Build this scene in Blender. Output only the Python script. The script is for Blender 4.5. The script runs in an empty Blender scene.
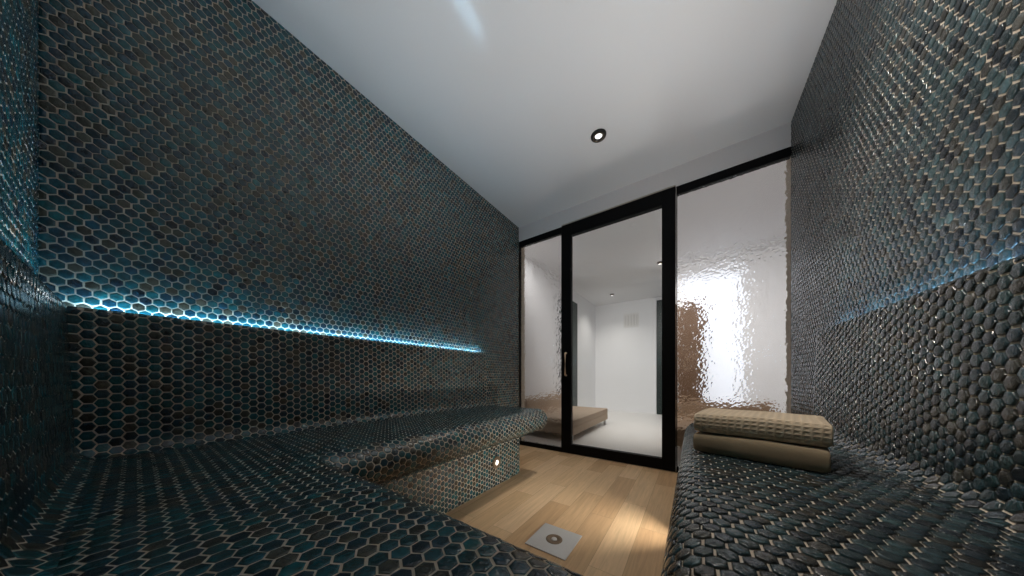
import bpy, bmesh, math, random
import numpy as np
from mathutils import Vector, Matrix

random.seed(7)
rng = np.random.default_rng(11)
SC = bpy.context.scene
COL = SC.collection
PI = math.pi

# ------------------------------------------------------------------ room numbers (metres, floor = 0)
XL, XR = -1.53, 0.498          # side walls
YB, YF = -0.157, 2.329         # back wall, glazed front wall
ZC = 2.307                     # ceiling
SEAT = 0.478                   # seat height
LIP = 0.926                    # top of the backrests
BEND = 1.74                    # where the side benches stop

# ------------------------------------------------------------------ material helpers
def new_mat(name):
    m = bpy.data.materials.new(name)
    m.use_nodes = True
    nt = m.node_tree
    b = nt.nodes['Principled BSDF']
    return m, nt, b

def node(nt, typ, **kw):
    n = nt.nodes.new(typ)
    for k, v in kw.items():
        if k.startswith('i_'):
            key = k[2:]
            key = int(key) if key.isdigit() else key.replace('_', ' ')
            n.inputs[key].default_value = v
        else:
            setattr(n, k, v)
    return n

def plain(name, col, rough=0.5, metal=0.0, spec=0.5, noise=0.0, nscale=40.0, bump=0.0, coat=0.0):
    m, nt, b = new_mat(name)
    b.inputs['Base Color'].default_value = (*col, 1)
    b.inputs['Roughness'].default_value = rough
    b.inputs['Metallic'].default_value = metal
    b.inputs['Specular IOR Level'].default_value = spec
    b.inputs['Coat Weight'].default_value = coat
    if noise or bump:
        tc = node(nt, 'ShaderNodeTexCoord')
        nz = node(nt, 'ShaderNodeTexNoise', i_Scale=nscale, i_Detail=4.0)
        nt.links.new(tc.outputs['Object'], nz.inputs['Vector'])
        if noise:
            mp = node(nt, 'ShaderNodeMapRange', i_3=1 - noise, i_4=1 + noise)
            nt.links.new(nz.outputs['Fac'], mp.inputs[0])
            mx = node(nt, 'ShaderNodeMix', data_type='RGBA', blend_type='MULTIPLY')
            mx.inputs[0].default_value = 1.0
            mx.inputs[6].default_value = (*col, 1)
            nt.links.new(mp.outputs[0], mx.inputs[7])
            nt.links.new(mx.outputs[2], b.inputs['Base Color'])
        if bump:
            bp = node(nt, 'ShaderNodeBump', i_Strength=bump, i_Distance=0.002)
            nt.links.new(nz.outputs['Fac'], bp.inputs['Height'])
            nt.links.new(bp.outputs['Normal'], b.inputs['Normal'])
    return m

def emit(name, col, strength):
    m, nt, b = new_mat(name)
    b.inputs['Base Color'].default_value = (*col, 1)
    b.inputs['Emission Color'].default_value = (*col, 1)
    b.inputs['Emission Strength'].default_value = strength
    return m

# glazed tile: colour of each tile comes from a per-tile attribute, cloudy glaze on top
def tile_material():
    m, nt, b = new_mat('glazed_tile')
    at = node(nt, 'ShaderNodeAttribute', attribute_name='tile_colour')
    tc = node(nt, 'ShaderNodeTexCoord')
    nz = node(nt, 'ShaderNodeTexNoise', i_Scale=55.0, i_Detail=3.0, i_Roughness=0.6)
    nt.links.new(tc.outputs['Object'], nz.inputs['Vector'])
    mp = node(nt, 'ShaderNodeMapRange', i_1=0.3, i_2=0.7, i_3=0.55, i_4=1.5)
    nt.links.new(nz.outputs['Fac'], mp.inputs[0])
    mx = node(nt, 'ShaderNodeMix', data_type='RGBA', blend_type='MULTIPLY')
    mx.inputs[0].default_value = 1.0
    nt.links.new(at.outputs['Color'], mx.inputs[6])
    nt.links.new(mp.outputs[0], mx.inputs[7])
    nt.links.new(mx.outputs[2], b.inputs['Base Color'])
    b.inputs['Roughness'].default_value = 0.16
    b.inputs['IOR'].default_value = 1.66
    n2 = node(nt, 'ShaderNodeTexNoise', i_Scale=120.0, i_Detail=3.0, i_Roughness=0.65)
    nt.links.new(tc.outputs['Object'], n2.inputs['Vector'])
    bp = node(nt, 'ShaderNodeBump', i_Strength=0.65, i_Distance=0.003)
    nt.links.new(n2.outputs['Fac'], bp.inputs['Height'])
    nt.links.new(bp.outputs['Normal'], b.inputs['Normal'])
    return m

def wood_floor_material():
    m, nt, b = new_mat('oak_floor_boards')
    L = nt.links.new
    tc = node(nt, 'ShaderNodeTexCoord')
    mapn = node(nt, 'ShaderNodeMapping')
    mapn.inputs['Rotation'].default_value = (0, 0, PI / 2)
    mapn.inputs['Location'].default_value = (0.31, 0.052, 0)
    L(tc.outputs['Object'], mapn.inputs['Vector'])
    br = node(nt, 'ShaderNodeTexBrick', i_Scale=1.0)
    br.inputs['Mortar Size'].default_value = 0.0008
    br.inputs['Mortar Smooth'].default_value = 0.2
    br.inputs['Brick Width'].default_value = 0.62
    br.inputs['Row Height'].default_value = 0.118
    br.inputs['Color1'].default_value = (0, 0, 0, 1)
    br.inputs['Color2'].default_value = (1, 1, 1, 1)
    br.inputs['Mortar'].default_value = (0.3, 0.3, 0.3, 1)
    br.offset = 0.37
    L(mapn.outputs['Vector'], br.inputs['Vector'])
    ramp = node(nt, 'ShaderNodeValToRGB')
    e = ramp.color_ramp.elements
    e[0].color = (0.52, 0.33, 0.18, 1); e[1].color = (0.76, 0.55, 0.35, 1)
    e.new(0.35).color = (0.64, 0.44, 0.255, 1)
    e.new(0.7).color = (0.71, 0.50, 0.30, 1)
    L(br.outputs['Color'], ramp.inputs['Fac'])
    # grain, shifted from board to board
    m2 = node(nt, 'ShaderNodeMapping')
    m2.inputs['Scale'].default_value = (1.6, 26, 1)
    L(mapn.outputs['Vector'], m2.inputs['Vector'])
    addv = node(nt, 'ShaderNodeVectorMath', operation='MULTIPLY_ADD')
    addv.inputs[1].default_value = (7, 9, 3)
    L(br.outputs['Color'], addv.inputs[0]); L(m2.outputs['Vector'], addv.inputs[2])
    gr = node(nt, 'ShaderNodeTexNoise', i_Scale=2.2, i_Detail=6.0, i_Roughness=0.6, i_Distortion=1.2)
    L(addv.outputs[0], gr.inputs['Vector'])
    mp = node(nt, 'ShaderNodeMapRange', i_1=0.3, i_2=0.7, i_3=0.84, i_4=1.1)
    L(gr.outputs['Fac'], mp.inputs[0])
    mx = node(nt, 'ShaderNodeMix', data_type='RGBA', blend_type='MULTIPLY')
    mx.inputs[0].default_value = 1.0
    L(ramp.outputs['Color'], mx.inputs[6]); L(mp.outputs[0], mx.inputs[7])
    dk = node(nt, 'ShaderNodeMix', data_type='RGBA', blend_type='MIX')
    dk.inputs[7].default_value = (0.17, 0.10, 0.05, 1)
    mf = node(nt, 'ShaderNodeMath', operation='MULTIPLY'); mf.inputs[1].default_value = 0.6
    L(br.outputs['Fac'], mf.inputs[0]); L(mf.outputs[0], dk.inputs[0])
    L(mx.outputs[2], dk.inputs[6])
    L(dk.outputs[2], b.inputs['Base Color'])
    b.inputs['Roughness'].default_value = 0.55
    b.inputs['Specular IOR Level'].default_value = 0.3
    bp = node(nt, 'ShaderNodeBump', i_Strength=0.12, i_Distance=0.001)
    L(gr.outputs['Fac'], bp.inputs['Height']); L(bp.outputs['Normal'], b.inputs['Normal'])
    return m

def clear_glass_material():
    m = bpy.data.materials.new('clear_door_glass'); m.use_nodes = True
    nt = m.node_tree; nt.nodes.clear()
    out = node(nt, 'ShaderNodeOutputMaterial')
    tr = node(nt, 'ShaderNodeBsdfTransparent'); tr.inputs[0].default_value = (0.975, 0.985, 0.98, 1)
    gl = node(nt, 'ShaderNodeBsdfGlossy'); gl.inputs['Roughness'].default_value = 0.0
    fr = node(nt, 'ShaderNodeFresnel'); fr.inputs[0].default_value = 1.38
    mx = node(nt, 'ShaderNodeMixShader')
    nt.links.new(fr.outputs[0], mx.inputs[0]); nt.links.new(tr.outputs[0], mx.inputs[1])
    nt.links.new(gl.outputs[0], mx.inputs[2]); nt.links.new(mx.outputs[0], out.inputs[0])
    return m

def textured_glass_material():
    m, nt, b = new_mat('grained_cast_glass')
    b.inputs['Base Color'].default_value = (0.97, 0.97, 0.97, 1)
    b.inputs['Transmission Weight'].default_value = 1.0
    b.inputs['Roughness'].default_value = 0.09
    b.inputs['IOR'].default_value = 1.45
    return m

def waffle_material(name, col, waffle):
    m, nt, b = new_mat(name)
    L = nt.links.new
    b.inputs['Roughness'].default_value = 0.95
    b.inputs['Specular IOR Level'].default_value = 0.15
    b.inputs['Sheen Weight'].default_value = 0.25
    uv = node(nt, 'ShaderNodeUVMap', uv_map='cloth')
    fz = node(nt, 'ShaderNodeTexNoise', i_Scale=900.0, i_Detail=2.0)
    L(uv.outputs[0], fz.inputs['Vector'])
    col_out = None
    if waffle:
        sep = node(nt, 'ShaderNodeSeparateXYZ'); L(uv.outputs[0], sep.inputs[0])
        wob = node(nt, 'ShaderNodeTexNoise', i_Scale=40.0); L(uv.outputs[0], wob.inputs['Vector'])
        hs = []
        for i, pitch in ((0, 0.0165), (1, 0.0115)):
            mu = node(nt, 'ShaderNodeMath', operation='MULTIPLY_ADD')
            mu.inputs[1].default_value = 2 * PI / pitch
            L(sep.outputs[i], mu.inputs[0])
            sc = node(nt, 'ShaderNodeMath', operation='MULTIPLY'); sc.inputs[1].default_value = 1.4
            L(wob.outputs['Fac'], sc.inputs[0]); L(sc.outputs[0], mu.inputs[2])
            si = node(nt, 'ShaderNodeMath', operation='SINE'); L(mu.outputs[0], si.inputs[0])
            hs.append(si)
        mxm = node(nt, 'ShaderNodeMath', operation='MAXIMUM')
        L(hs[0].outputs[0], mxm.inputs[0]); L(hs[1].outputs[0], mxm.inputs[1])
        bp = node(nt, 'ShaderNodeBump', i_Strength=0.5, i_Distance=0.002)
        L(mxm.outputs[0], bp.inputs['Height'])
        bp2 = node(nt, 'ShaderNodeBump', i_Strength=0.25, i_Distance=0.001)
        L(fz.outputs['Fac'], bp2.inputs['Height']); L(bp.outputs['Normal'], bp2.inputs['Normal'])
        L(bp2.outputs['Normal'], b.inputs['Normal'])
        mr = node(nt, 'ShaderNodeMapRange', i_1=-0.6, i_2=0.9, i_3=0.82, i_4=1.0)
        L(mxm.outputs[0], mr.inputs[0])
        mx = node(nt, 'ShaderNodeMix', data_type='RGBA', blend_type='MULTIPLY')
        mx.inputs[0].default_value = 1.0; mx.inputs[6].default_value = (*col, 1)
        L(mr.outputs[0], mx.inputs[7]); L(mx.outputs[2], b.inputs['Base Color'])
    else:
        b.inputs['Base Color'].default_value = (*col, 1)
        bp2 = node(nt, 'ShaderNodeBump', i_Strength=0.35, i_Distance=0.0012)
        L(fz.outputs['Fac'], bp2.inputs['Height']); L(bp2.outputs['Normal'], b.inputs['Normal'])
    return m

M = {}
M['tile'] = tile_material()
M['grout'] = plain('beige_grout', (0.56, 0.49, 0.405), 0.85, spec=0.2, noise=0.25, nscale=30, bump=0.2)
M['ceiling'] = plain('gloss_stretch_ceiling', (0.80, 0.79, 0.79), 0.13, spec=0.5)
M['header'] = plain('painted_header', (0.78, 0.735, 0.72), 0.6, spec=0.3)
M['white'] = plain('white_paint', (0.80, 0.80, 0.81), 0.7, spec=0.25)
M['whitefloor'] = plain('pale_resin_floor', (0.80, 0.775, 0.745), 0.45, spec=0.4)
M['black'] = plain('black_powder_coat', (0.003, 0.003, 0.0035), 0.5, spec=0.12)
M['blackring'] = plain('black_anodised', (0.008, 0.009, 0.008), 0.35)
M['steel'] = plain('brushed_steel', (0.60, 0.60, 0.60), 0.42, metal=0.55, noise=0.05, nscale=90)
M['bronze'] = plain('bronze_metal', (0.17, 0.12, 0.078), 0.45, metal=0.3)
M['brass'] = plain('champagne_brass', (0.85, 0.66, 0.48), 0.35, metal=0.0)
M['tan'] = plain('tan_rail', (0.46, 0.38, 0.30), 0.5)
M['wood'] = wood_floor_material()
M['beige'] = plain('beige_upholstery', (0.44, 0.345, 0.265), 0.75, noise=0.06, nscale=60, spec=0.1)
M['brown'] = plain('brown_upholstery', (0.30, 0.20, 0.125), 0.7, noise=0.06, nscale=60)
M['darkbrown'] = plain('dark_brown_wood', (0.11, 0.075, 0.045), 0.5, noise=0.15, nscale=14)
M['brownwood'] = plain('brown_wood', (0.125, 0.066, 0.032), 0.6, noise=0.2, nscale=10)
M['greenblack'] = plain('green_black_lacquer', (0.016, 0.028, 0.025), 0.4)
M['clear'] = clear_glass_material()
M['cast'] = textured_glass_material()
M['towel_light'] = waffle_material('sand_waffle_towel', (0.72, 0.585, 0.43), True)
M['towel_dark'] = waffle_material('khaki_terry_towel', (0.34, 0.265, 0.175), False)
M['led'] = emit('led_light', (0.46, 0.76, 1.0), 26.0)
M['led_dim'] = emit('led_light_dimmer', (0.38, 0.70, 1.0), 13.0)
M['led_faint'] = emit('led_light_faint', (0.42, 0.74, 1.0), 4.0)
M['ledbody'] = plain('led_profile', (0.7, 0.7, 0.7), 0.4, metal=0.5)
M['lamp'] = emit('lamp_lens', (1.0, 0.97, 0.92), 1.6)
M['lampwarm'] = emit('step_lamp_lens', (1.0, 0.95, 0.88), 2.0)
M['daylight'] = emit('daylight_pane', (0.86, 0.91, 1.0), 0.42)

# ------------------------------------------------------------------ object helpers
def tag(o, label=None, cat=None, group=None, kind=None):
    if label: o['label'] = label
    if cat: o['category'] = cat
    if group: o['group'] = group
    if kind: o['kind'] = kind
    return o

def link(o, parent=None):
    COL.objects.link(o)
    if parent is not None:
        o.parent = parent
    return o

def empty(name, loc=(0, 0, 0), rz=0.0):
    o = bpy.data.objects.new(name, None)
    o.empty_display_size = 0.05
    o.location = loc
    o.rotation_euler = (0, 0, rz)
    COL.objects.link(o)
    return o

def from_bm(name, bm, mat, parent=None, smooth=False, origin=None):
    bmesh.ops.recalc_face_normals(bm, faces=bm.faces)
    me = bpy.data.meshes.new(name)
    if origin is not None:
        bmesh.ops.translate(bm, verts=bm.verts, vec=-Vector(origin))
    bm.to_mesh(me); bm.free()
    mats = mat if isinstance(mat, (list, tuple)) else [mat]
    for x in mats: me.materials.append(x)
    if smooth:
        me.polygons.foreach_set('use_smooth', [True] * len(me.polygons))
    o = bpy.data.objects.new(name, me)
    if origin is not None: o.location = origin
    return link(o, parent)

def add_box(bm, lo, hi, bevel=0.0, seg=2, mi=0):
    lo = Vector(lo); hi = Vector(hi)
    r = bmesh.ops.create_cube(bm, size=1.0)
    vs = r['verts']
    for v in vs:
        v.co = Vector((lo[i] + (v.co[i] + 0.5) * (hi[i] - lo[i]) for i in range(3)))
    fs = set(f for v in vs for f in v.link_faces)
    if bevel > 0:
        es = list(set(e for v in vs for e in v.link_edges))
        res = bmesh.ops.bevel(bm, geom=es, offset=bevel, segments=seg, profile=0.5, affect='EDGES')
        fs = set(res['faces']) | set(f for f in fs if f.is_valid)
    for f in fs:
        if f.is_valid: f.material_index = mi
    return bm

def box(name, lo, hi, mat, parent=None, bevel=0.0, seg=2):
    bm = bmesh.new(); add_box(bm, lo, hi, bevel, seg)
    c = [(a + b) / 2 for a, b in zip(lo, hi)]
    if parent is not None: c = None
    return from_bm(name, bm, mat, parent, origin=c)

def add_lathe(bm, prof, seg=40, axis='Z', centre=(0, 0, 0), mi=0, close=False):
    """prof: list of (r, h) revolved about an axis through centre."""
    rings = []
    c = Vector(centre)
    def place(r, h, a):
        x, y = r * math.cos(a), r * math.sin(a)
        if axis == 'Z': return c + Vector((x, y, h))
        if axis == 'X': return c + Vector((h, x, y))
        return c + Vector((x, h, y))
    for r, h in prof:
        if r < 1e-6:
            rings.append([bm.verts.new(place(0, h, 0))])
        else:
            rings.append([bm.verts.new(place(r, h, 2 * PI * k / seg)) for k in range(seg)])
    for A, B in zip(rings[:-1], rings[1:]):
        for k in range(seg):
            j = (k + 1) % seg
            if len(A) == 1 and len(B) == 1: continue
            if len(A) == 1: f = bm.faces.new((A[0], B[k], B[j]))
            elif len(B) == 1: f = bm.faces.new((A[k], A[j], B[0]))
            else: f = bm.faces.new((A[k], A[j], B[j], B[k]))
            f.material_index = mi; f.smooth = True
    return bm

def add_tube(bm, pts, r, seg=10):
    pts = [Vector(p) for p in pts]
    rings = []
    up = Vector((0, 0, 1))
    for i, p in enumerate(pts):
        d = (pts[min(i + 1, len(pts) - 1)] - pts[max(i - 1, 0)]).normalized()
        u = d.cross(up)
        if u.length < 1e-3: u = d.cross(Vector((0.3, 1, 0)))
        u.normalize(); w = d.cross(u).normalized()
        rings.append([bm.verts.new(p + u * r * math.cos(2 * PI * k / seg) + w * r * math.sin(2 * PI * k / seg)) for k in range(seg)])
        if i == 0: u0 = u
    for A, B in zip(rings[:-1], rings[1:]):
        for k in range(seg):
            bm.faces.new((A[k], A[(k + 1) % seg], B[(k + 1) % seg], B[k]))
    bm.faces.new(rings[0]); bm.faces.new(rings[-1])
    return bm

# ------------------------------------------------------------------ hexagonal mosaic
R_HEX = 0.0158
PAL = np.array([(0.005, 0.062, 0.078), (0.004, 0.050, 0.068), (0.004, 0.034, 0.056), (0.004, 0.019, 0.034),
                (0.006, 0.076, 0.088), (0.056, 0.054, 0.040), (0.036, 0.038, 0.030)])
PALW = np.array([0.25, 0.22, 0.18, 0.10, 0.08, 0.08, 0.09])

def hex_lattice(s0, s1, t0, t1, orient, ks=0.0, kt=0.0, R=R_HEX):
    a, b = 1.5 * R, math.sqrt(3) * R
    if orient == 'flat':       # corners point along t
        nt_, ns_ = int((t1 - t0) / a) + 3, int((s1 - s0) / b) + 3
        i, j = np.meshgrid(np.arange(-1, nt_), np.arange(-1, ns_), indexing='ij')
        t = t0 + kt + i * a; s = s0 + ks + (j + 0.5 * (i % 2)) * b
        ang0 = 0.0
    else:                      # corners point along s
        ns_, nt_ = int((s1 - s0) / a) + 3, int((t1 - t0) / b) + 3
        i, j = np.meshgrid(np.arange(-1, ns_), np.arange(-1, nt_), indexing='ij')
        s = s0 + ks + i * a; t = t0 + kt + (j + 0.5 * (i % 2)) * b
        ang0 = PI / 2
    return s.ravel(), t.ravel(), ang0

def mosaic(name, mapfn, s0, s1, t0, t1, orient, base, parent=None, flip=False, keep=None, ks=0.0, kt=0.0, gs=(0.0012, 0.0012), relief=0.6, grey=0.0, depth=1.15):
    """One mesh: the grout bed 'base' = (verts, faces) and every tile raised on it."""
    s, t, ang0 = hex_lattice(s0, s1, t0, t1, orient, ks, kt)
    m = 0.55 * R_HEX
    ok = (s > s0 - m) & (s < s1 + m) & (t > t0 - m) & (t < t1 + m)
    if keep is not None: ok &= keep(s, t)
    s, t = s[ok], t[ok]
    n = len(s)
    s = s + rng.normal(0, 0.0004, n); t = t + rng.normal(0, 0.0004, n)
    rot = rng.normal(0, 0.022, n) + ang0
    size = 1 + rng.normal(0, 0.012, n)
    tilt_a = rng.normal(0, 0.022, n); tilt_b = rng.normal(0, 0.022, n)
    rings = [(0.892, -0.0006), (0.874, 0.0013 * relief), (0.82, 0.0021 * relief), (0.58, 0.0025 * relief)]
    V = []
    ang = rot[:, None] + np.arange(6)[None, :] * PI / 3
    ca, sa = np.cos(ang), np.sin(ang)
    def put(rr, h, first):
        ds = rr * R_HEX * size[:, None] * sa; dt = rr * R_HEX * size[:, None] * ca
        hh = np.full_like(ds, h) if first else h + tilt_a[:, None] * ds + tilt_b[:, None] * dt
        V.append((s[:, None] + ds, t[:, None] + dt, hh))
    for q, (rr, h) in enumerate(rings): put(rr, h, q == 0)
    V.append((s[:, None], t[:, None], np.full((n, 1), 0.0026 * relief)))
    S = np.concatenate([v[0] for v in V], 1); T = np.concatenate([v[1] for v in V], 1); H = np.concatenate([v[2] for v in V], 1)
    g = 0.0012
    S = np.clip(S, s0 + gs[0], s1 - gs[1]); T = np.clip(T, t0 + g, t1 - g)
    P = mapfn(S.ravel(), T.ravel(), H.ravel())          # (n*25, 3)
    nv = S.shape[1]
    quads, tris = [], []
    for q in range(3):
        for k in range(6):
            j = (k + 1) % 6
            quads.append((q * 6 + k, q * 6 + j, q * 6 + 6 + j, q * 6 + 6 + k))
    for k in range(6): tris.append((18 + k, 18 + (k + 1) % 6, 24))
    quads = np.array(quads); tris = np.array(tris)
    if flip: quads = quads[:, ::-1]; tris = tris[:, ::-1]
    bv, bf = base
    off = len(bv)
    verts = np.concatenate([np.array(bv, float).reshape(-1, 3), P]) if off else P
    idx0 = off + np.arange(n)[:, None, None] * nv
    ql = (quads[None] + idx0).reshape(-1, 4); tl = (tris[None] + idx0).reshape(-1, 3)
    loops = np.concatenate([np.array([i for f in bf for i in f], int), ql.ravel(), tl.ravel()])
    sizes = np.concatenate([np.array([len(f) for f in bf], int), np.full(len(ql), 4), np.full(len(tl), 3)])
    starts = np.concatenate([[0], np.cumsum(sizes)[:-1]])
    me = bpy.data.meshes.new(name)
    me.vertices.add(len(verts)); me.vertices.foreach_set('co', verts.astype(np.float32).ravel())
    me.loops.add(len(loops)); me.loops.foreach_set('vertex_index', loops.astype(np.int32))
    me.polygons.add(len(sizes)); me.polygons.foreach_set('loop_start', starts.astype(np.int32))
    me.polygons.foreach_set('loop_total', sizes.astype(np.int32))
    mi = np.ones(len(sizes), np.int32); mi[:len(bf)] = 0
    me.polygons.foreach_set('material_index', mi)
    sm = mi.astype(bool)
    fl = np.zeros(len(quads), bool); fl[6:] = True; fl[:12] = False     # crisp bevel, soft face
    sm[len(bf):len(bf) + len(ql)] = np.tile(fl, n)
    me.polygons.foreach_set('use_smooth', sm)
    me.update(calc_edges=True)
    pick = rng.choice(len(PAL), n, p=PALW)
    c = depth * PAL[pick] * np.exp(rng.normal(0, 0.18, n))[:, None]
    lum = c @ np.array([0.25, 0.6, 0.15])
    c = c * (1 - grey) + lum[:, None] * np.array([0.95, 1.0, 1.02]) * grey  # grey: sheen of reflected light mixed into the tile colour
    cols = np.zeros((len(verts), 4), np.float32); cols[:, 3] = 1
    cols[off:, :3] = np.repeat(c, nv, axis=0)
    at = me.color_attributes.new('tile_colour', 'FLOAT_COLOR', 'POINT')
    at.data.foreach_set('color', cols.ravel())
    me.materials.append(M['grout']); me.materials.append(M['tile'])
    o = bpy.data.objects.new(name, me)
    return link(o, parent)

def box_base(lo, hi):
    x0, y0, z0 = lo; x1, y1, z1 = hi
    v = [(x0, y0, z0), (x1, y0, z0), (x1, y1, z0), (x0, y1, z0), (x0, y0, z1), (x1, y0, z1), (x1, y1, z1), (x0, y1, z1)]
    f = [(0, 3, 2, 1), (4, 5, 6, 7), (0, 1, 5, 4), (1, 2, 6, 5), (2, 3, 7, 6), (3, 0, 4, 7)]
    return v, f

# ------------------------------------------------------------------ the setting
TH = 0.10
# floor, ceiling, header
f = box('floor', (XL - TH, YB - TH, -0.06), (XR + TH, 2.40, 0.0), M['wood'])
tag(f, 'pale oak board floor of the tiled steam room', 'floor', kind='structure')
f = box('floor_spa', (-1.95, 2.40, -0.06), (1.45, 6.0, 0.0), M['whitefloor'])
tag(f, 'pale smooth floor beyond the glass door', 'floor', kind='structure')
c = box('ceiling', (XL - TH, YB - TH, ZC), (XR + TH, 2.45, ZC + 0.08), M['ceiling'])
tag(c, 'glossy white stretched ceiling over the tiled room', 'ceiling', kind='structure')
c = box('ceiling_spa', (-1.95, 2.45, 2.275), (1.45, 6.0, 2.36), M['white'])
tag(c, 'matt white ceiling beyond the glass door', 'ceiling', kind='structure')
h = box('wall_front', (XL, YF, 2.158), (XR, 2.45, ZC), M['header'])
tag(h, 'grey painted header band above the glazed front', 'wall', kind='structure')

# tiled upper walls (points of the hexagons up)
def map_left(s, t, h): return np.stack([XL + h, t, s], 1)
def map_right(s, t, h): return np.stack([XR - h, t, s], 1)
def map_back(s, t, h): return np.stack([t, YB + h, s], 1)
vis_side = lambda s, t: (s > 0.88) | (t > 1.60)
w = mosaic('wall_left', map_left, 0.0, ZC, YB, YF + 0.0, 'pointy',
           box_base((XL - TH, YB - TH, 0), (XL, 2.45, ZC)), keep=vis_side, ks=0.006)
tag(w, 'long left wall in dark teal hexagon mosaic', 'wall', kind='structure')
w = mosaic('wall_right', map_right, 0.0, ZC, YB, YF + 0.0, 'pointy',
           box_base((XR, YB - TH, 0), (XR + TH, 2.45, ZC)), flip=True, keep=vis_side, ks=0.006, relief=1.2, grey=0.6, depth=1.0)  # this wall's grey light sheen is put into its tile colour
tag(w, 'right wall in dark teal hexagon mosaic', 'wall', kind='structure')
w = mosaic('wall_back', map_back, 0.88, ZC, XL, XR, 'pointy',
           box_base((XL, YB - TH, 0), (XR, YB, ZC)), flip=True, ks=0.006)
tag(w, 'back wall in dark teal hexagon mosaic at far left', 'wall', kind='structure')

# ------------------------------------------------------------------ benches
def arc(cx, cz, r, a0, a1, n):
    return [(cx + r * math.cos(math.radians(a0 + (a1 - a0) * k / n)), cz + r * math.sin(math.radians(a0 + (a1 - a0) * k / n))) for k in range(n + 1)]

def bench_profile(front, setback):
    """(d, z) outline from the top of the backrest over the seat and its round nose down the plinth."""
    p_back = arc(0.0372, 0.9178, 0.0082, 160, 5, 8) + [(0.0455, 0.88)]
    rf = 0.042
    p_back += [(0.0585, SEAT + rf)] + arc(0.0585 + rf, SEAT + rf, rf, 184, 270, 8)[1:]
    rn = 0.076
    cx, cz = front - rn, SEAT - rn
    p_seat = [p_back[-1]] + arc(cx, cz, rn, 90, -78, 18)
    x1, z1 = front - setback + 0.036, 0.302
    p_seat += [(x1, z1)] + arc(x1 + 0.001, z1 - 0.037, 0.037, 92, 180, 7)[1:]
    e = p_seat[-1]
    p_pl = [(front - setback, e[1]), (front - setback, 0.0)]
    return p_back, p_seat, p_pl

class Curve:
    def __init__(self, pts):
        q = [pts[0]]
        for p in pts[1:]:
            if math.dist(p, q[-1]) > 1e-5: q.append(p)
        # resample so that normals vary smoothly along arcs only
        self.p = np.array(q)
        seg = np.diff(self.p, axis=0); ln = np.hypot(seg[:, 0], seg[:, 1])
        self.s = np.concatenate([[0], np.cumsum(ln)])
        tg = seg / ln[:, None]
        self.L = self.s[-1]
        # normals sampled at segment mids, held along long straight runs
        xs, ns = [], []
        for k in range(len(ln)):
            nrm = (-tg[k, 1], tg[k, 0])
            pad = min(0.45 * ln[k], 0.5 * ln[k])
            xs += [self.s[k] + pad * 0.9, self.s[k + 1] - pad * 0.9] if ln[k] > 0.02 else [self.s[k] + 0.5 * ln[k]]
            ns += [nrm, nrm] if ln[k] > 0.02 else [nrm]
            if ln[k] > 0.02:
                xs[-2] = self.s[k] + min(0.004, 0.4 * ln[k]); xs[-1] = self.s[k + 1] - min(0.004, 0.4 * ln[k])
        self.nx = np.array(xs); self.n = np.array(ns)
    def at(self, s, h):
        d = np.interp(s, self.s, self.p[:, 0]); z = np.interp(s, self.s, self.p[:, 1])
        n0 = np.interp(s, self.nx, self.n[:, 0]); n1 = np.interp(s, self.nx, self.n[:, 1])
        ln = np.hypot(n0, n1) + 1e-9
        return d + n0 / ln * h, z + n1 / ln * h

def prism(ring, t0, t1, place):
    n = len(ring)
    v = [place(d, t0, z) for d, z in ring] + [place(d, t1, z) for d, z in ring]
    f = [(k, (k + 1) % n, n + (k + 1) % n, n + k) for k in range(n)]
    f += [tuple(range(n))[::-1], tuple(range(n, 2 * n))]
    return v, f

SIDES = {
    'left': (lambda d, t, z: (XL + d, t, z), False, 0.640, 0.185),
    'right': (lambda d, t, z: (XR - d, t, z), True, 0.538, 0.185),
    'back': (lambda d, t, z: (t, YB + d, z), True, 0.517, 0.185),
}
def bench_run(side, parent, tb, ts, tp):
    place, flip, front, setback = SIDES[side]
    pb, ps, pp = bench_profile(front, setback)
    org = parent.location
    P = lambda d, t, z: tuple(np.array(place(d, t, z)) - np.array(org))
    orient = 'pointy' if side == 'back' else 'flat'
    out = []
    for nm, pts, closing, (t0, t1) in (
            ('backrest', pb, [(pb[-1][0], SEAT - 0.05), (0.0045, SEAT - 0.05), (0.0045, 0.900), (0.0293, 0.900)], tb),
            ('seat', ps, [(front - setback, ps[-1][1] + 0.0), (front - setback, 0.37), (0.06, 0.40), (0.06, SEAT - 0.001)], ts),
            ('plinth', pp, [(0.06, 0.0), (0.06, 0.37), (front - setback, 0.37)], tp)):
        cv = Curve(pts)
        def mp(s, t, h, cv=cv):
            d, z = cv.at(s, h)
            a = place(d, t, z)
            return np.stack([np.asarray(x, float) * np.ones_like(d) for x in a], 1) - np.array(org)[None, :]
        ring = list(map(tuple, cv.p)) + [c for c in closing if math.dist(c, tuple(cv.p[-1])) > 1e-6]
        o = mosaic(nm, mp, 0.0, cv.L, t0, t1, orient, prism(ring, t0, t1, P), parent, flip=flip,
                   relief=1.45 if side == 'right' else 0.6, grey=0.5 if side == 'right' else 0.0, depth=0.75 if side == 'right' else 1.0, gs={'backrest': (0.0012, 0.0), 'seat': (0.0, 0.0006), 'plinth': (0.0006, 0.0012)}[nm],  # right run: tiles greyed and darkened, light sheen painted into the colour
                   ks={'backrest': 0.012, 'seat': 0.004, 'plinth': 0.004}[nm])
        out.append(o)
    return out

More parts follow.
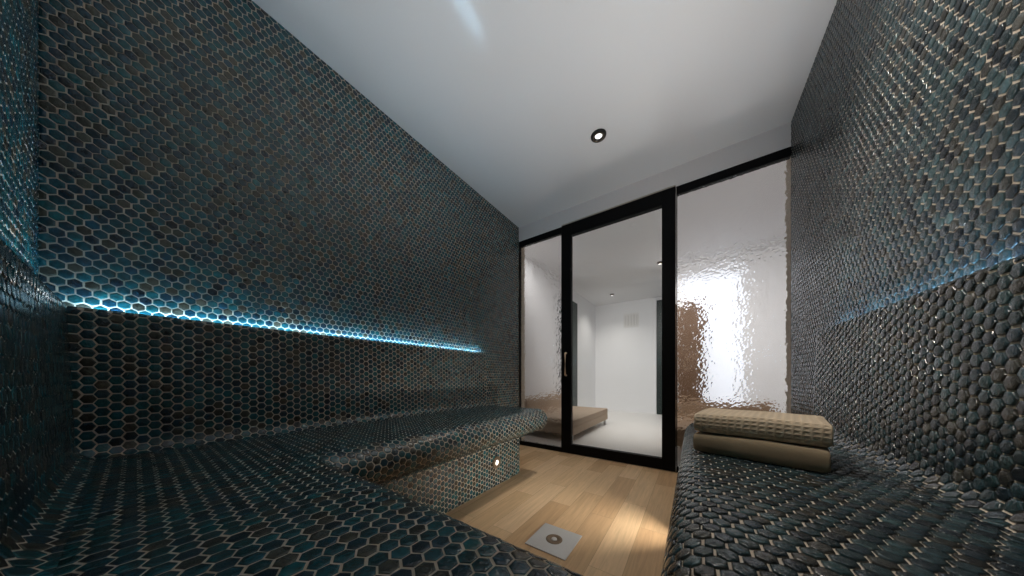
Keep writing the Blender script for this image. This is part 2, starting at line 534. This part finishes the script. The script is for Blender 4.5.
eL = empty('tiled_bench', (XL + 0.3, 0.8, 0))
bench_run('left', eL, (YB + 0.03, BEND - 0.005), (0.285, BEND), (0.18, 1.646))
bench_run('back', eL, (XL + 0.03, XR - 0.062), (XL + 0.062, XR - 0.062), (XL + 0.40, XR - 0.36))
tag(eL, 'L-shaped dark teal hexagon-tiled bench with rounded edge running along the left and back walls', 'bench')
eR = empty('tiled_bench', (XR - 0.25, 0.8, 0))
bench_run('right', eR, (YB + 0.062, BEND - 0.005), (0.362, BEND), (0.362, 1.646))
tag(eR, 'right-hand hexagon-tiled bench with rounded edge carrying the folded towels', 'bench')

# LED strips lying in the slot behind the backrests
def led(name, lo, hi, label, glow='led'):
    e = empty(name, ((lo[0] + hi[0]) / 2, (lo[1] + hi[1]) / 2, lo[2]))
    o = Vector(e.location)
    a = Vector(lo) - o; b = Vector(hi) - o
    box('profile', (a.x, a.y, a.z), (b.x, b.y, a.z + 0.004), M['ledbody'], e)
    box('diffuser', (a.x, a.y, a.z + 0.004), b, M[glow], e)
    tag(e, label, 'light strip', 'blue light strips behind the backrests')
    return e
led('led_strip', (XL + 0.010, YB + 0.06, 0.9005), (XL + 0.026, 1.71, 0.9235), 'blue-white light strip glowing along the long left wall above the backrest')
led('led_strip', (XR - 0.026, YB + 0.06, 0.9005), (XR - 0.010, 1.71, 0.9235), 'blue-white light strip glowing along the right wall above the backrest', 'led_dim')
led('led_strip', (XL + 0.06, YB + 0.010, 0.9005), (XR - 0.06, YB + 0.026, 0.9235), 'blue-white light strip along the back wall at the far left edge', 'led_faint')

# ------------------------------------------------------------------ glazed front
def bars(name, boxes, mat, parent, bevel=0.003):
    bm = bmesh.new()
    for lo, hi in boxes: add_box(bm, lo, hi, bevel, 1)
    return from_bm(name, bm, mat, parent)

ZT = 2.158
def cast_pane(name, x0, x1, z0, z1, parent, cell=0.0053, amp=0.0010):
    """Cast glass: flat on the spa side, pebbled on the steam-room side."""
    nx, nz = int((x1 - x0) / cell), int((z1 - z0) / cell)
    xs = np.linspace(x0, x1, nx + 1); zs = np.linspace(z0, z1, nz + 1)
    X, Z = np.meshgrid(xs, zs, indexing='ij')
    Hh = rng.normal(0, 1, X.shape)
    big = rng.normal(0, 1, (nx // 6 + 3, nz // 6 + 3))
    u = np.arange(nx + 1) / 6; v = np.arange(nz + 1) / 6
    iu, iv = u.astype(int), v.astype(int)
    fu, fv = (u - iu)[:, None], (v - iv)[None, :]
    B = (big[iu][:, iv] * (1 - fu) * (1 - fv) + big[iu + 1][:, iv] * fu * (1 - fv) + big[iu][:, iv + 1] * (1 - fu) * fv + big[iu + 1][:, iv + 1] * fu * fv)
    Y = -0.004 + amp * Hh + 0.0006 * B
    jx = rng.uniform(-0.25, 0.25, X.shape) * cell; jz = rng.uniform(-0.25, 0.25, X.shape) * cell
    jx[0] = jx[-1] = 0; jz[:, 0] = jz[:, -1] = 0; jz[0] = jz[-1] = 0; jx[:, 0] = jx[:, -1] = 0
    front = np.stack([X + jx, Y, Z + jz], -1).reshape(-1, 3)
    n = len(front)
    back = [(x0, 0.004, z0), (x1, 0.004, z0), (x1, 0.004, z1), (x0, 0.004, z1)]
    verts = [tuple(p) for p in front] + back
    idx = lambda i, k: i * (nz + 1) + k
    faces = [(idx(i, k), idx(i + 1, k), idx(i + 1, k + 1), idx(i, k + 1)) for i in range(nx) for k in range(nz)]
    nf = len(faces)
    A, Bq, Cq, D = n, n + 1, n + 2, n + 3
    faces.append((A, D, Cq, Bq))
    faces.append(tuple([A, Bq] + [idx(i, 0) for i in range(nx, -1, -1)]))
    faces.append(tuple([Cq, D] + [idx(i, nz) for i in range(0, nx + 1)]))
    faces.append(tuple([D, A] + [idx(0, k) for k in range(0, nz + 1)]))
    faces.append(tuple([Bq, Cq] + [idx(nx, k) for k in range(nz, -1, -1)]))
    me = bpy.data.meshes.new(name)
    me.from_pydata(verts, [], faces)
    me.polygons.foreach_set('use_smooth', [True] * nf + [False] * 5)
    me.materials.append(M['cast'])
    me.update()
    return link(bpy.data.objects.new(name, me), parent)
def fixed_panel(name, x0, x1, label, left_jamb, right_jamb):
    e = empty(name, ((x0 + x1) / 2, 2.352, 0))
    a, b = x0 - e.location.x, x1 - e.location.x
    fr = [((a, -0.02, ZT - 0.058), (b, 0.02, ZT)), ((a, -0.02, 0.0), (b, 0.02, 0.042))]
    if left_jamb: fr.append(((a, -0.02, 0.042), (a + left_jamb, 0.02, ZT - 0.058)))
    if right_jamb: fr.append(((b - right_jamb, -0.02, 0.042), (b, 0.02, ZT - 0.058)))
    bars('window_frame', fr, M['black'], e, 0.002)
    cast_pane('glass', a + left_jamb * 0.5, b - right_jamb * 0.5 if right_jamb else b + 0.012, 0.042, ZT - 0.058, e)
    tag(e, label, 'window', kind='structure')
    return e
fixed_panel('window_1', XL, -1.040, 'narrow fixed panel of grained glass left of the door', 0.008, 0.006)
fixed_panel('window_2', -0.110, XR, 'wide fixed panel of grained glass right of the door', 0.006, 0)

d = empty('door_1', (-0.575, 2.345, 0))
x0, x1 = -1.038 + 0.575, -0.114 + 0.575
ya, yb = -0.024, 0.022
bars('door_frame', [((x0, ya, 0.006), (x0 + 0.094, yb, ZT)), ((x1 - 0.090, ya, 0.006), (x1, yb, ZT)),
                    ((x0 + 0.094, ya, ZT - 0.112), (x1 - 0.090, yb, ZT)), ((x0 + 0.094, ya, 0.006), (x1 - 0.090, yb, 0.090))], M['black'], d, 0.002)
box('glass', (x0 + 0.094, -0.004, 0.090), (x1 - 0.090, 0.004, ZT - 0.112), M['clear'], d)
bars('top_rail', [((x0, ya + 0.004, ZT), (x1, yb, ZT + 0.012))], M['tan'], d, 0.001)
bm = bmesh.new()
hx, hy = -0.988 + 0.575, ya
z0, z1 = 0.735, 0.945
pts = [(hx, hy, z0)] + [(hx, hy - 0.030 + 0.010 * (1 - math.sin(a)), z0 + 0.010 * (1 - math.cos(a))) for a in np.linspace(0, PI / 2, 6)]
pts = [(hx, hy, z0), (hx, hy - 0.020, z0), (hx, hy - 0.027, z0 + 0.003), (hx, hy - 0.030, z0 + 0.010),
       (hx, hy - 0.030, z1 - 0.010), (hx, hy - 0.027, z1 - 0.003), (hx, hy - 0.020, z1), (hx, hy, z1)]
add_tube(bm, pts, 0.0075, 12)
hd = from_bm('door_handle', bm, M['brass'], d, smooth=True)
tag(hd, 'champagne coloured bow handle')
tag(d, 'clear glass sliding door in a black metal frame with slim brass handle', 'door', kind='structure')

# ------------------------------------------------------------------ small fittings
# floor drain: square plate, dark ring, raised centre cap
e = empty('floor_drain', (-0.507, 1.056, 0.0))
bm = bmesh.new(); add_box(bm, (-0.093, -0.096, 0.0005), (0.093, 0.096, 0.004), 0.0015, 2)
from_bm('plate', bm, M['steel'], e)
bm = bmesh.new()
add_lathe(bm, [(0.0128, 0.0042), (0.0138, 0.0055), (0.031, 0.0060), (0.0355, 0.0054), (0.036, 0.0042)], 40)
from_bm('ring', bm, M['bronze'], e)
bm = bmesh.new()
add_lathe(bm, [(0.0, 0.0078), (0.009, 0.0076), (0.0120, 0.0068), (0.0126, 0.0042)], 32)
from_bm('cap', bm, M['steel'], e)
tag(e, 'square brushed steel floor drain with a dark round ring in the oak floor', 'drain')

def step_light(loc, sgn, label, power):
    e = empty('step_light', loc)
    bm = bmesh.new()
    pr = [(0.0165, 0.0), (0.0165, 0.006), (0.018, 0.0088), (0.036, 0.0088), (0.0405, 0.006), (0.041, 0.0)]
    add_lathe(bm, [(r, sgn * h) for r, h in pr], 40, 'X')
    from_bm('ring', bm, M['bronze'], e)
    bm = bmesh.new()
    add_lathe(bm, [(0.0, sgn * 0.0062), (0.010, sgn * 0.0058), (0.0165, sgn * 0.004)], 32, 'X')
    from_bm('lens', bm, M['lampwarm'], e)
    tag(e, label, 'light', 'round step lights in the plinths')
    ld = bpy.data.lights.new('step_lamp', 'AREA')
    ld.shape = 'DISK'; ld.size = 0.026; ld.spread = math.radians(72)
    ld.energy = power; ld.color = (1.0, 0.91, 0.78)
    lo = bpy.data.objects.new('step_lamp', ld)
    lo.location = (sgn * 0.0075, 0, 0)
    lo.rotation_euler = (0, -sgn * math.radians(87), 0)
    link(lo, e)
    return e
step_light((XL + 0.640 - 0.185 + 0.0035, 1.362, 0.156), 1, 'small round bronze step light in the plinth of the left bench', 0.02)
step_light((XR - 0.538 + 0.185 - 0.0035, 1.362, 0.156), -1, 'small round bronze step light in the plinth of the right bench', 1.1)

def downlight(loc, label, group, power=0.0, k=1.0, size=100, aim=0.0):
    e = empty('downlight', loc)
    bm = bmesh.new()
    add_lathe(bm, [(0.022 * k, 0.0), (0.024 * k, -0.010 * k), (0.040 * k, -0.011 * k), (0.0475 * k, -0.007 * k), (0.0485 * k, 0.0)], 40)
    from_bm('ring', bm, M['blackring'], e)
    bm = bmesh.new()
    add_lathe(bm, [(0.0305 * k, -0.0112 * k), (0.031 * k, -0.0125 * k), (0.0345 * k, -0.0125 * k), (0.035 * k, -0.0112 * k)], 40)
    tag(from_bm('trim_band', bm, M['bronze'], e), 'bronze band')
    bm = bmesh.new()
    add_lathe(bm, [(0.0, -0.007 * k), (0.014 * k, -0.0065 * k), (0.0225 * k, -0.003 * k)], 32)
    from_bm('lens', bm, M['lamp'], e)
    tag(e, label, 'ceiling light', group)
    if power:
        ld = bpy.data.lights.new('down_lamp', 'SPOT')
        ld.energy = power; ld.color = (1.0, 0.90, 0.78); ld.spot_size = math.radians(size); ld.spot_blend = 1.0
        ld.shadow_soft_size = 0.06
        lo = bpy.data.objects.new('down_lamp', ld); lo.location = (0, 0, -0.02 * k); lo.rotation_euler = (0, -math.radians(aim), 0)
        link(lo, e)
    return e
downlight((-0.515, 1.738, ZC), 'round black downlight in the glossy ceiling near the glass door', 'ceiling downlights', 38)
downlight((-0.515, 0.80, ZC), 'added downlight out of view in the glossy ceiling, lighting the right wall', 'ceiling downlights', 90, 1.0, 88, 51)  # unseen extra lamp, added to brighten the right wall

# ------------------------------------------------------------------ towels
def towel(name, loc, rz, L, W, Hh, mat, label, layers=2, twist=0.0):
    """A towel folded on itself: the fold is the long front edge, the open leaves are at the back."""
    e_h = Hh / layers
    r = e_h / 2
    # centre-line of the folded cloth in (w, z): zig-zag with round folds
    gap = 0.0025
    th = e_h - gap
    line = []
    z = e_h / 2
    # outline of a C section: outer skin then inner slit
    def skin(off):
        pass
    ro = Hh / 2
    pts = []
    # outer: back-bottom -> front round -> back-top
    wb = W
    rb = th / 2
    pts += [(wb - rb, 0.0)]
    nb = 10
    pts += [(ro * 0.62 + (wb - rb - ro * 0.62) * (1 - k / nb), 0.0) for k in range(1, nb + 1)]
    # front fold: superellipse
    for k in range(1, 16):
        a = -PI / 2 - PI * k / 16
        c_, s_ = math.cos(a), math.sin(a)
        pts.append((ro * 0.62 + ro * 0.62 * math.copysign(abs(c_) ** 0.8, c_), Hh / 2 + Hh / 2 * math.copysign(abs(s_) ** 0.8, s_)))
    pts += [(ro * 0.62 + (wb - rb - ro * 0.62) * (k / nb), Hh) for k in range(0, nb + 1)]
    # upper leaf end, slit, lower leaf end
    for k in range(1, 7):
        a = PI / 2 - PI * k / 6
        pts.append((wb - rb + rb * math.cos(a), Hh - th / 2 + th / 2 * math.sin(a)))
    pts += [(wb - rb - (wb - rb - 0.030) * k / 8, Hh - th) for k in range(1, 9)]
    pts += [(0.026, Hh / 2), (0.030, th)]
    pts += [(0.030 + (wb - rb - 0.030) * k / 8, th) for k in range(1, 9)]
    for k in range(1, 6):
        a = PI / 2 - PI * k / 6
        pts.append((wb - rb + rb * math.cos(a), th / 2 + th / 2 * math.sin(a)))
    n = len(pts)
    arcl = [0]
    for a, b in zip(pts[:-1], pts[1:]): arcl.append(arcl[-1] + math.dist(a, b))
    cw, cz = W / 2, Hh / 2
    ts = [0.0, 0.004, 0.010, 0.018] + list(np.linspace(0.03, L - 0.03, 22)) + [L - 0.018, L - 0.010, L - 0.004, L]
    bm = bmesh.new(); uvl = bm.loops.layers.uv.new('cloth')
    rings = []
    for t in ts:
        q = min(t, L - t)
        k = 1.0 if q > 0.02 else math.sqrt(max(0.0, 1 - (1 - q / 0.02) ** 2)) * 0.35 + 0.65
        ring = []
        for (w_, z_) in pts:
            th2 = (z_ - (Hh * 0.25 if z_ < Hh / 2 else Hh * 0.75))
            zc = Hh * 0.25 if z_ < Hh / 2 else Hh * 0.75
            zz = zc + th2 * k
            wob = 0.0018 * math.sin(9 * t + 14 * w_) * (z_ / Hh) + 0.0012 * math.sin(31 * t + 3) * (z_ / Hh)
            ww = w_ + (0.0035 * math.sin(7.0 * t + 1.3) + 0.002 * math.sin(23 * t)) * (1 if w_ < 0.05 else 0.6) + twist * (t - L / 2)
            ring.append(bm.verts.new((t - L / 2, ww - W / 2, zz + wob)))
        rings.append(ring)
    for i in range(len(ts) - 1):
        for k in range(n):
            j = (k + 1) % n
            fc = bm.faces.new((rings[i][k], rings[i][j], rings[i + 1][j], rings[i + 1][k]))
            fc.smooth = True
            for lp, (uu, vv) in zip(fc.loops, ((ts[i], arcl[k]), (ts[i], arcl[k] + math.dist(pts[k], pts[j])), (ts[i + 1], arcl[k] + math.dist(pts[k], pts[j])), (ts[i + 1], arcl[k]))):
                lp[uvl].uv = (uu, vv)
    bm.faces.new(rings[0][::-1]); bm.faces.new(rings[-1])
    o = from_bm(name, bm, mat)
    o.location = loc; o.rotation_euler = (0, 0, rz)
    tag(o, label, 'towel', 'folded towels on the right bench')
    return o
tz = SEAT + 0.0045
towel('folded_towel', (0.160, 1.104, tz), math.radians(-12.5), 0.280, 0.240, 0.058, M['towel_dark'], 'smooth khaki folded towel lying underneath on the right bench')
towel('folded_towel', (0.162, 1.110, tz + 0.0625), math.radians(-11.5), 0.284, 0.240, 0.060, M['towel_light'], 'sand-coloured waffle-weave folded towel on top of the stack')

# ------------------------------------------------------------------ the spa room beyond the glass
def wall(name, lo, hi, label, mat=None):
    o = box(name, lo, hi, mat or M['white'])
    return tag(o, label, 'wall', kind='structure')
wall('wall_spa_left', (-1.95, 2.45, 0), (-1.78, 5.88, 2.275), 'white left wall beyond the glass door')
wall('wall_spa_far', (-1.78, 5.78, 0), (1.45, 5.88, 2.275), 'white far wall seen through the glass door')
wall('wall_spa_right', (1.30, 2.45, 0), (1.45, 5.78, 2.275), 'white right wall beyond the grained glass')
wall('wall_spa_near_left', (-1.95, 2.40, 0), (XL - TH, 2.45, 2.275), 'white return wall behind the left tiled wall')
wall('wall_spa_near_right', (XR + TH, 2.40, 0), (1.45, 2.45, 2.275), 'white return wall behind the right tiled wall')
# partition with a bright tall window
PX0, PX1, PY = -0.27, 1.30, 4.30
WX0, WX1, WZ0, WZ1 = -0.16, 0.52, 0.30, 2.12
bm = bmesh.new()
add_box(bm, (PX0, PY, 0), (WX0, PY + 0.1, 2.275)); add_box(bm, (WX1, PY, 0), (PX1, PY + 0.1, 2.275))
add_box(bm, (WX0, PY, 0), (WX1, PY + 0.1, WZ0)); add_box(bm, (WX0, PY, WZ1), (WX1, PY + 0.1, 2.275))
o = from_bm('wall_spa_partition', bm, M['white'])
tag(o, 'white partition with a bright window behind the wide grained glass', 'wall', kind='structure')
e = empty('window_3', ((WX0 + WX1) / 2, PY + 0.05, WZ0))
hw, hh = (WX1 - WX0) / 2, WZ1 - WZ0
bars('window_frame', [((-hw, -0.03, 0), (-hw + 0.03, 0.03, hh)), ((hw - 0.03, -0.03, 0), (hw, 0.03, hh)),
                      ((-hw + 0.03, -0.03, 0), (hw - 0.03, 0.03, 0.03)), ((-hw + 0.03, -0.03, hh - 0.03), (hw - 0.03, 0.03, hh))], M['white'], e, 0.002)
box('pane', (-hw + 0.03, -0.005, 0.03), (hw - 0.03, 0.005, hh - 0.03), M['daylight'], e)
tag(e, 'tall bright daylight window glowing through the wide grained glass', 'window', kind='structure')

# dark doors
e = empty('door_2', (-1.78, 4.30, 0))
box('door_leaf', (0.001, -0.32, 0.0), (0.028, 0.325, 2.06), M['greenblack'], e, 0.003, 1)
bm = bmesh.new(); add_tube(bm, [(0.028, -0.26, 1.0), (0.07, -0.26, 1.0), (0.075, -0.255, 1.0), (0.075, -0.15, 1.0)], 0.008)
from_bm('door_handle', bm, M['blackring'], e, smooth=True)
tag(e, 'dark green-black door on the left wall beyond the glass', 'door', kind='structure')
e = empty('door_3', (-0.16, 5.78, 0))
bars('door_frame', [((-0.47, -0.045, 0), (-0.435, -0.001, 2.235)), ((-0.435, -0.045, 2.20), (0.42, -0.001, 2.235)), ((0.42, -0.045, 0), (0.455, -0.001, 2.235))], M['white'], e, 0.003)
box('door_leaf', (-0.433, -0.030, 0.0), (0.418, -0.002, 2.198), M['greenblack'], e, 0.003, 1)
bm = bmesh.new(); add_tube(bm, [(0.34, -0.03, 1.0), (0.34, -0.075, 1.0), (0.335, -0.08, 1.0), (0.22, -0.08, 1.0)], 0.008)
from_bm('door_handle', bm, M['blackring'], e, smooth=True)
tag(e, 'dark green-black door with white frame in the far wall', 'door', kind='structure')

# wall vent
e = empty('wall_vent', (-1.05, 5.78, 1.875))
bars('frame', [((-0.145, -0.012, -0.14), (-0.115, -0.001, 0.14)), ((0.115, -0.012, -0.14), (0.145, -0.001, 0.14)),
               ((-0.115, -0.012, -0.14), (0.115, -0.001, -0.105)), ((-0.115, -0.012, 0.105), (0.115, -0.001, 0.14))],
     plain('vent_white', (0.74, 0.73, 0.72), 0.6), e, 0.002)
box('backing', (-0.115, -0.004, -0.105), (0.115, -0.001, 0.105), plain('vent_grey', (0.66, 0.65, 0.64), 0.7), e)
vm = plain('vent_slat', (0.75, 0.74, 0.73), 0.6)
for k, xx in enumerate((-0.083, -0.028, 0.028, 0.083)):
    bm = bmesh.new(); add_box(bm, (xx - 0.012, -0.013, -0.105), (xx + 0.012, -0.005, 0.105), 0.002, 1)
    from_bm('slat', bm, vm, e)
tag(e, 'pale rectangular vent grille high on the far white wall', 'vent')

# small ceiling spots
def ceiling_spot(loc, label):
    e = empty('ceiling_spot', loc)
    bm = bmesh.new()
    add_lathe(bm, [(0.0, 0.0), (0.038, 0.0), (0.039, -0.005), (0.032, -0.008), (0.0, -0.008)], 24)
    from_bm('base', bm, M['blackring'], e)
    bm = bmesh.new()
    add_lathe(bm, [(0.0, -0.008), (0.026, -0.008), (0.026, -0.022), (0.022, -0.024), (0.0, -0.020)], 24)
    from_bm('housing', bm, M['bronze'], e)
    bm = bmesh.new()
    add_lathe(bm, [(0.0, -0.0255), (0.017, -0.0248), (0.019, -0.0238)], 24)
    from_bm('lens', bm, M['lamp'], e)
    tag(e, label, 'ceiling light', 'small spots on the ceiling beyond the door')
    ld = bpy.data.lights.new('spot_lamp', 'SPOT')
    ld.energy = 19; ld.color = (1.0, 0.95, 0.88); ld.spot_size = math.radians(130); ld.spot_blend = 1.0
    ld.shadow_soft_size = 0.03
    lo = bpy.data.objects.new('spot_lamp', ld); lo.location = (0, 0, -0.045); link(lo, e)
    return e
ceiling_spot((-1.266, 5.117, 2.275), 'small dark ceiling spot farther from the glass door, near the far wall')
ceiling_spot((-0.379, 4.064, 2.275), 'small dark ceiling spot beside the right stile of the glass door')

# day beds
def daybed(name, x0, x1, y0, y1, seat, back, back_h, mat, legm, label):
    cx, cy = (x0 + x1) / 2, (y0 + y1) / 2
    e = empty(name, (cx, cy, 0))
    a, b, c_, d_ = x0 - cx, x1 - cx, y0 - cy, y1 - cy
    box('base', (a, c_, seat - 0.165), (b, d_, seat - 0.075), mat, e, 0.006, 2)
    ca, cb, cc, cd = a, b, c_, d_
    if back == 'left': ca = a + 0.10; lo, hi = (a, c_, seat - 0.075), (a + 0.10, d_, back_h)
    else: cd = d_ - 0.10; lo, hi = (a, d_ - 0.10, seat - 0.075), (b, d_, back_h)
    box('cushion', (ca, cc, seat - 0.075), (cb, cd, seat), mat, e, 0.008, 3)
    box('backrest', lo, hi, mat, e, 0.02, 3)
    for sx in (a + 0.02, b - 0.05):
        for sy in (c_ + 0.02, d_ - 0.05):
            box('leg', (sx, sy, 0.0), (sx + 0.03, sy + 0.03, seat - 0.165), legm, e, 0.003, 1)
    tag(e, label, 'daybed', 'daybeds beyond the glass')
    return e
daybed('daybed', -1.755, -1.077, 2.72, 4.10, 0.245, 'left', 0.46, M['beige'], M['steel'], 'low beige daybed on thin legs beyond the left side of the glass door')
daybed('daybed', -0.19, 0.66, 2.72, 3.62, 0.27, 'far', 0.45, M['brown'], M['darkbrown'], 'low brown daybed blurred behind the wide grained glass')

# brown wardrobe in front of the bright window
e = empty('wardrobe', (-0.055, 3.98, 0))
box('body', (-0.145, -0.16, 0.06), (0.145, 0.16, 1.62), M['brownwood'], e, 0.004, 1)
box('plinth', (-0.135, -0.145, 0.0), (0.135, 0.15, 0.06), M['darkbrown'], e)
for sgn in (-1, 1):
    xa, xb = sorted((sgn * 0.003, sgn * 0.142))
    dd = box('door', (xa, -0.180, 0.07), (xb, -0.161, 1.61), M['brownwood'], e, 0.003, 1)
    bm = bmesh.new(); add_tube(bm, [(sgn * 0.02, -0.18, 0.80), (sgn * 0.02, -0.20, 0.80), (sgn * 0.02, -0.203, 0.81), (sgn * 0.02, -0.203, 0.99), (sgn * 0.02, -0.20, 1.0), (sgn * 0.02, -0.18, 1.0)], 0.005)
    from_bm('handle', bm, M['brass'], dd, smooth=True)
tag(e, 'tall narrow brown wardrobe blurred behind the grained glass beside the bright window', 'wardrobe')

# ------------------------------------------------------------------ added fill lamps
def area(name, loc, rot, size, size_y, power, col, spread=180):
    ld = bpy.data.lights.new(name, 'AREA'); ld.shape = 'RECTANGLE'
    ld.size = size; ld.size_y = size_y; ld.energy = power; ld.color = col; ld.spread = math.radians(spread)
    o = bpy.data.objects.new(name, ld); o.location = loc; o.rotation_euler = rot
    return link(o)
area('spa_fill_light', (-0.4, 2.52, 2.255), (math.radians(52), 0, 0), 2.6, 0.07, 18, (1.0, 0.97, 0.94), 100)  # added fill light, hidden behind the header, brightening the spa room
# added fill lights along the ledges of the backrests, washing the ceiling
area('ledge_fill_light', (XL + 0.038, 0.50, 0.934), (0, math.radians(180 + 46), 0), 0.012, 1.2, 2.2, (1.0, 0.93, 0.85), 104)
area('ledge_fill_light', (XR - 0.038, 0.45, 0.934), (0, math.radians(180 - 28), 0), 0.012, 1.05, 0.9, (0.93, 0.97, 1.0), 100)
area('ledge_fill_light', (XR - 0.038, 1.34, 0.934), (0, math.radians(180 - 28), 0), 0.012, 0.70, 2.4, (1.0, 0.96, 0.92), 100)
area('ledge_fill_light', (-0.5, YB + 0.038, 0.934), (math.radians(180 + 40), 0, 0), 1.7, 0.012, 0.9, (1.0, 0.95, 0.88), 90)

# ------------------------------------------------------------------ camera
cd = bpy.data.cameras.new('camera')
cd.sensor_width = 36.0
cd.lens = 262.0 / 1024.0 * 36.0
cd.shift_y = (377.0 - 288.0) / 1024.0
cd.clip_start = 0.02; cd.clip_end = 50
co = bpy.data.objects.new('camera', cd)
co.location = (0, 0, 0.72)
co.rotation_euler = (PI / 2, 0, math.radians(34.786))
link(co)
SC.camera = co

# ------------------------------------------------------------------ world, colour management, cycles
wd = bpy.data.worlds.new('world'); SC.world = wd; wd.use_nodes = True
wd.node_tree.nodes['Background'].inputs[0].default_value = (0.8, 0.85, 0.9, 1)
wd.node_tree.nodes['Background'].inputs[1].default_value = 0.3
vs = SC.view_settings
vs.view_transform = 'Standard'; vs.look = 'None'; vs.gamma = 1.0; vs.use_curve_mapping = False
vs.exposure = 0.3
cy = SC.cycles
cy.use_denoising = True
cy.max_bounces = 14; cy.diffuse_bounces = 6; cy.glossy_bounces = 5; cy.transmission_bounces = 8; cy.transparent_max_bounces = 12
cy.caustics_reflective = False; cy.caustics_refractive = True
cy.sample_clamp_indirect = 6.0
cy.blur_glossy = 0.6
